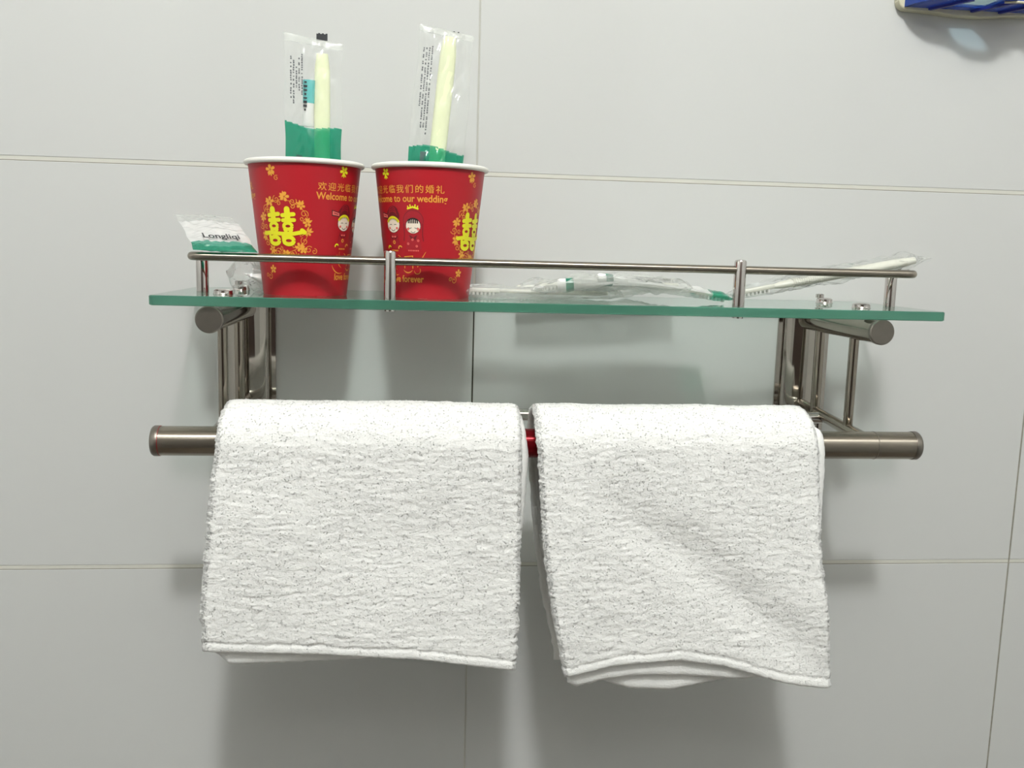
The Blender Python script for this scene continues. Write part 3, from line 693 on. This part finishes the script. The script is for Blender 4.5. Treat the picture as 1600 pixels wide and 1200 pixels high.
# standing in the left cup
kit('clear wrapped toothbrush and toothpaste kit standing in the left cup, black toothed mark on top', (-110.5, -77, 224), nrm((1, 0, -.04)), nrm((.005, -.01, 1)), nrm((.05, -1, -.01)),
    36, 152, 3, green='both', green_len=97.5, puff=3.8, puff_v=True, row_end=.70, brush=(5.5, 12, 5.6, 143, 5.0, 2.6), tube=(-2.6, 126, -3.2, 97.5, 4.0, 'teal'), tab=True, toptilt=-2.2)
# standing in the right cup
a = nrm((1, .02, -.08)); b = nrm((.075, -.01, 1))
kit('clear wrapped toothbrush kit with small printed text standing in the right cup, leaning right', (-37.5, -79, 224), a, b, nrm((.03, -1, -.01)),
    35.5, 161, 8, green='both', green_len=86.5, puff=4.2, puff_v=True, rows=4, brush=(-.5, 12, 2.2, 157, 5.4, 2.9), tube=None, crumple=1.5, toptilt=-1.5)
# lying in a heap in the middle of the shelf
HK = dict(clear='wrap_crumpled', handle='handle_clear')
kit('clear toothbrush kit lying flat on the glass, leftmost of the middle heap, faint text', (-18, -74, GZ+4.8), nrm((.1, 1, 0)), nrm((1, -.10, .0)), nrm((0, 0, 1)),
    36, 114, 21, puff=3.6, green=None, brush=(6, 28, 8, 104, 3.4, 1.8), tube=None, crumple=1.2, **HK)
kit('clear toothbrush kit propped on the heap mid-shelf, white tube with green ring inside', (34, -84, GZ+7.5), nrm((.22, 1, .05)), nrm((1, -.22, .045)), nrm((-.045, 0, 1)),
    36, 104, 34, puff=4.6, green=None, brush=(9, 24, 8, 96, 3.4, 1.8), tube=(-6, 17, -2, 56, 4.2, 'white'), crumple=1.8, bend=lambda b: 3.0*math.sin(min(1, b/90)*PI), **HK)
kit('clear toothbrush kit on the right of the middle heap, dark green end towards the right', (168, -78, GZ+3.4), nrm((.1, -1, .02)), nrm((-1, -.1, .10)), nrm((.10, 0, 1)),
    36, 112, 55, puff=3.2, green='both', green_len=17, white=(.17, .68), brush=(6, 22, 5, 96, 3.2, 1.7), tube=(11, 96, 8, 58, 4.0, 'white'), crumple=1.2, bend=lambda b: 2.6*math.sin(min(1, b/112)*PI), **HK)
kit('crinkled clear toothbrush kit at the back of the middle heap, next to the tiles', (30, -32, GZ+5.6), nrm((.05, 1, .04)), nrm((1, .03, .03)), nrm((-.03, 0, 1)),
    34, 118, 62, puff=4.6, green=None, brush=(5, 20, 6, 108, 3.4, 1.8), tube=None, crumple=2.0, **HK)
# leaning on the rail at the right
kit('crinkled clear toothbrush kit leaning on the right rail, ribbed milky handle', (170, -86, GZ+7), nrm((0, 1, -.05)), nrm((1, -.1, .215)), nrm((-.2, 0, 1)),
    32, 128, 71, puff=4.6, green=None, marks=False, brush=(-4, 24, -6, 121, 4.6, 3.2), handle='handle_clear', crumple=2.2, ribs=True)
# crumpled kit resting on the rail and on the left cup
lk = kit('white and green printed toothbrush kit tilted on the left end of the rail', (-157.5, -121.5, 241.4), nrm((1, 0, -.02)), nrm((-.50, 1, .60)), nrm((.02, -.52, .86)),
    37, 62, 91, puff=1.5, green='both', green_len=9.5, white=(.12, .72), marks=False, crumple=.9, bend=lambda b: -.0022*b*b)
def sachet_text():
    P = Print(); P.text('Longliqi', 0, 0, 7.6, 0, 0, bold=.12, sx=.95); P.text('toothbrush kit'[:0], 0, 0, 3, 0, 0)
    O, A, B, C = Vector((-157.5, -121.5, 241.4)), Vector(nrm((1, 0, -.02))), Vector(nrm((-.50, 1, .60))), Vector(nrm((.02, -.52, .86)))
    fn = lambda s, h, L: tuple(O+A*(s+1)+B*(11.6+h*1.1)+C*(2.7))
    return P.build(fn, 0)
obj('lettering', sachet_text(), M['ink_dark'], lk, smooth=False, fixn=False)
kit('small crumpled clear wrapper with a white tube cap behind the left corner post', (-166, -66, GZ+14), nrm((0, 1, 0)), nrm((1, .1, -.25)), nrm((.2, 0, 1)),
    30, 40, 101, puff=7.5, green=None, marks=False, crumple=2.0, tube=(-9, 37, -4, 12, 4.3, 'plain'), name='crumpled_wrapper', cat='wrapper')

# ------------------------------------------------------------------ soap dish at the upper right
def soap_dish():
    cx, zb = 368, 432.5
    root = thing('soap_dish', 'blue plastic soap dish in a cream tray fixed to the tiles at upper right', 'soap dish', (cx, -1, zb))
    def plan(k, lobe=True, n=40):
        pts = []
        for i in range(n+1):
            t = -1+2*i/n; x = cx+57*k*t
            d = 31*(1-abs(t)**5)**.5
            if lobe: d += 13*math.exp(-((x-cx+3)/19.)**4)
            pts.append((x, -max(.2, d*k)))
        return pts
    outer = [(cx+(x-cx)*.93, y-4.5) for x, y in plan(1.0)]
    # cream back frame against the tiles
    fr = []
    for x, y in ((-57, 44), (-57, 6)): fr.append((cx+x, zb+y))
    for i in range(7): a = math.radians(180+i*15); fr.append((cx-50+7*math.cos(a), zb+6+6.5*math.sin(a)))
    fr += [(cx-30, zb-1.6), (cx-12, zb-3.0), (cx+8, zb-3.4), (cx+28, zb-1.8)]
    for i in range(7): a = math.radians(270+i*15); fr.append((cx+50+7*math.cos(a), zb+6+6.5*math.sin(a)))
    fr += [(cx+57, zb+44)]
    mb = MB(); mb.prism(fr, -.1, -7.5, axis='y'); obj('frame', mb, M['cream'], root, bevel=1.6, angle=50)['label'] = 'cream back frame'
    # blue tray: underside with a square see-through window, then walls
    x0, x1, y0, y1 = cx-19, cx+6, -41, -16; zu = zb+1.2; t = 2.0
    L = [q for q in outer if q[0] <= x0]; R = [q for q in outer if q[0] >= x1]; Mi = [q for q in outer if x0 < q[0] < x1]; yb = -7.4
    mb = MB()
    mb.prism([(L[0][0], yb)]+L+[(x0, L[-1][1]), (x0, yb)], zu, zu+t)
    mb.prism([(x1, yb), (x1, R[0][1])]+R+[(R[-1][0], yb)], zu, zu+t)
    mb.prism([(x0, y0), (x0, L[-1][1])]+Mi+[(x1, R[0][1]), (x1, y0)], zu, zu+t)
    mb.prism([(x0, y1), (x1, y1), (x1, yb), (x0, yb)], zu, zu+t)
    n = len(outer); inn = [(cx+(x-cx)*.96, y*.95) for x, y in outer]
    vs = [(x, y, zu+t) for x, y in outer]+[(x, y, zu+7) for x, y in outer]+[(x, y, zu+t) for x, y in inn]+[(x, y, zu+7) for x, y in inn]
    fs = []
    for i in range(n-1): fs += [(i, i+1, n+i+1, n+i), (2*n+i, 2*n+i+1, 3*n+i+1, 3*n+i), (n+i, n+i+1, 3*n+i+1, 3*n+i)]
    mb.add(vs, fs, 0)
    obj('tray', mb, M['blue'], root, angle=40)['label'] = 'translucent blue tray'
    mb = MB(); mb.box(x0, x1, y0, y1, zu+.3, zu+1.6); obj('drip_window', mb, M['paleblue'], root, smooth=False)['label'] = 'pale blue see-through window'
    for x in (cx-25, cx+8, cx+30):
        mb = MB(); mb.obox((x, -23, zu-.6), nrm((.55, -1, 0)), nrm((1, .55, 0)), (0, 0, 1), 17, 1.5, 1.0)
        obj('rib', mb, M['blue_deep'], root, smooth=False)
    mb = MB(); mb.tube([(cx+8, -36, zu-.7), (cx+14, -39, zu-.9), (cx+24, -38, zu-.7)], .9, 10); obj('drain_hook', mb, M['cream'], root)
    return root
soap_dish()
for o in list(SC.objects):
    if '_o' in o: del o['_o']
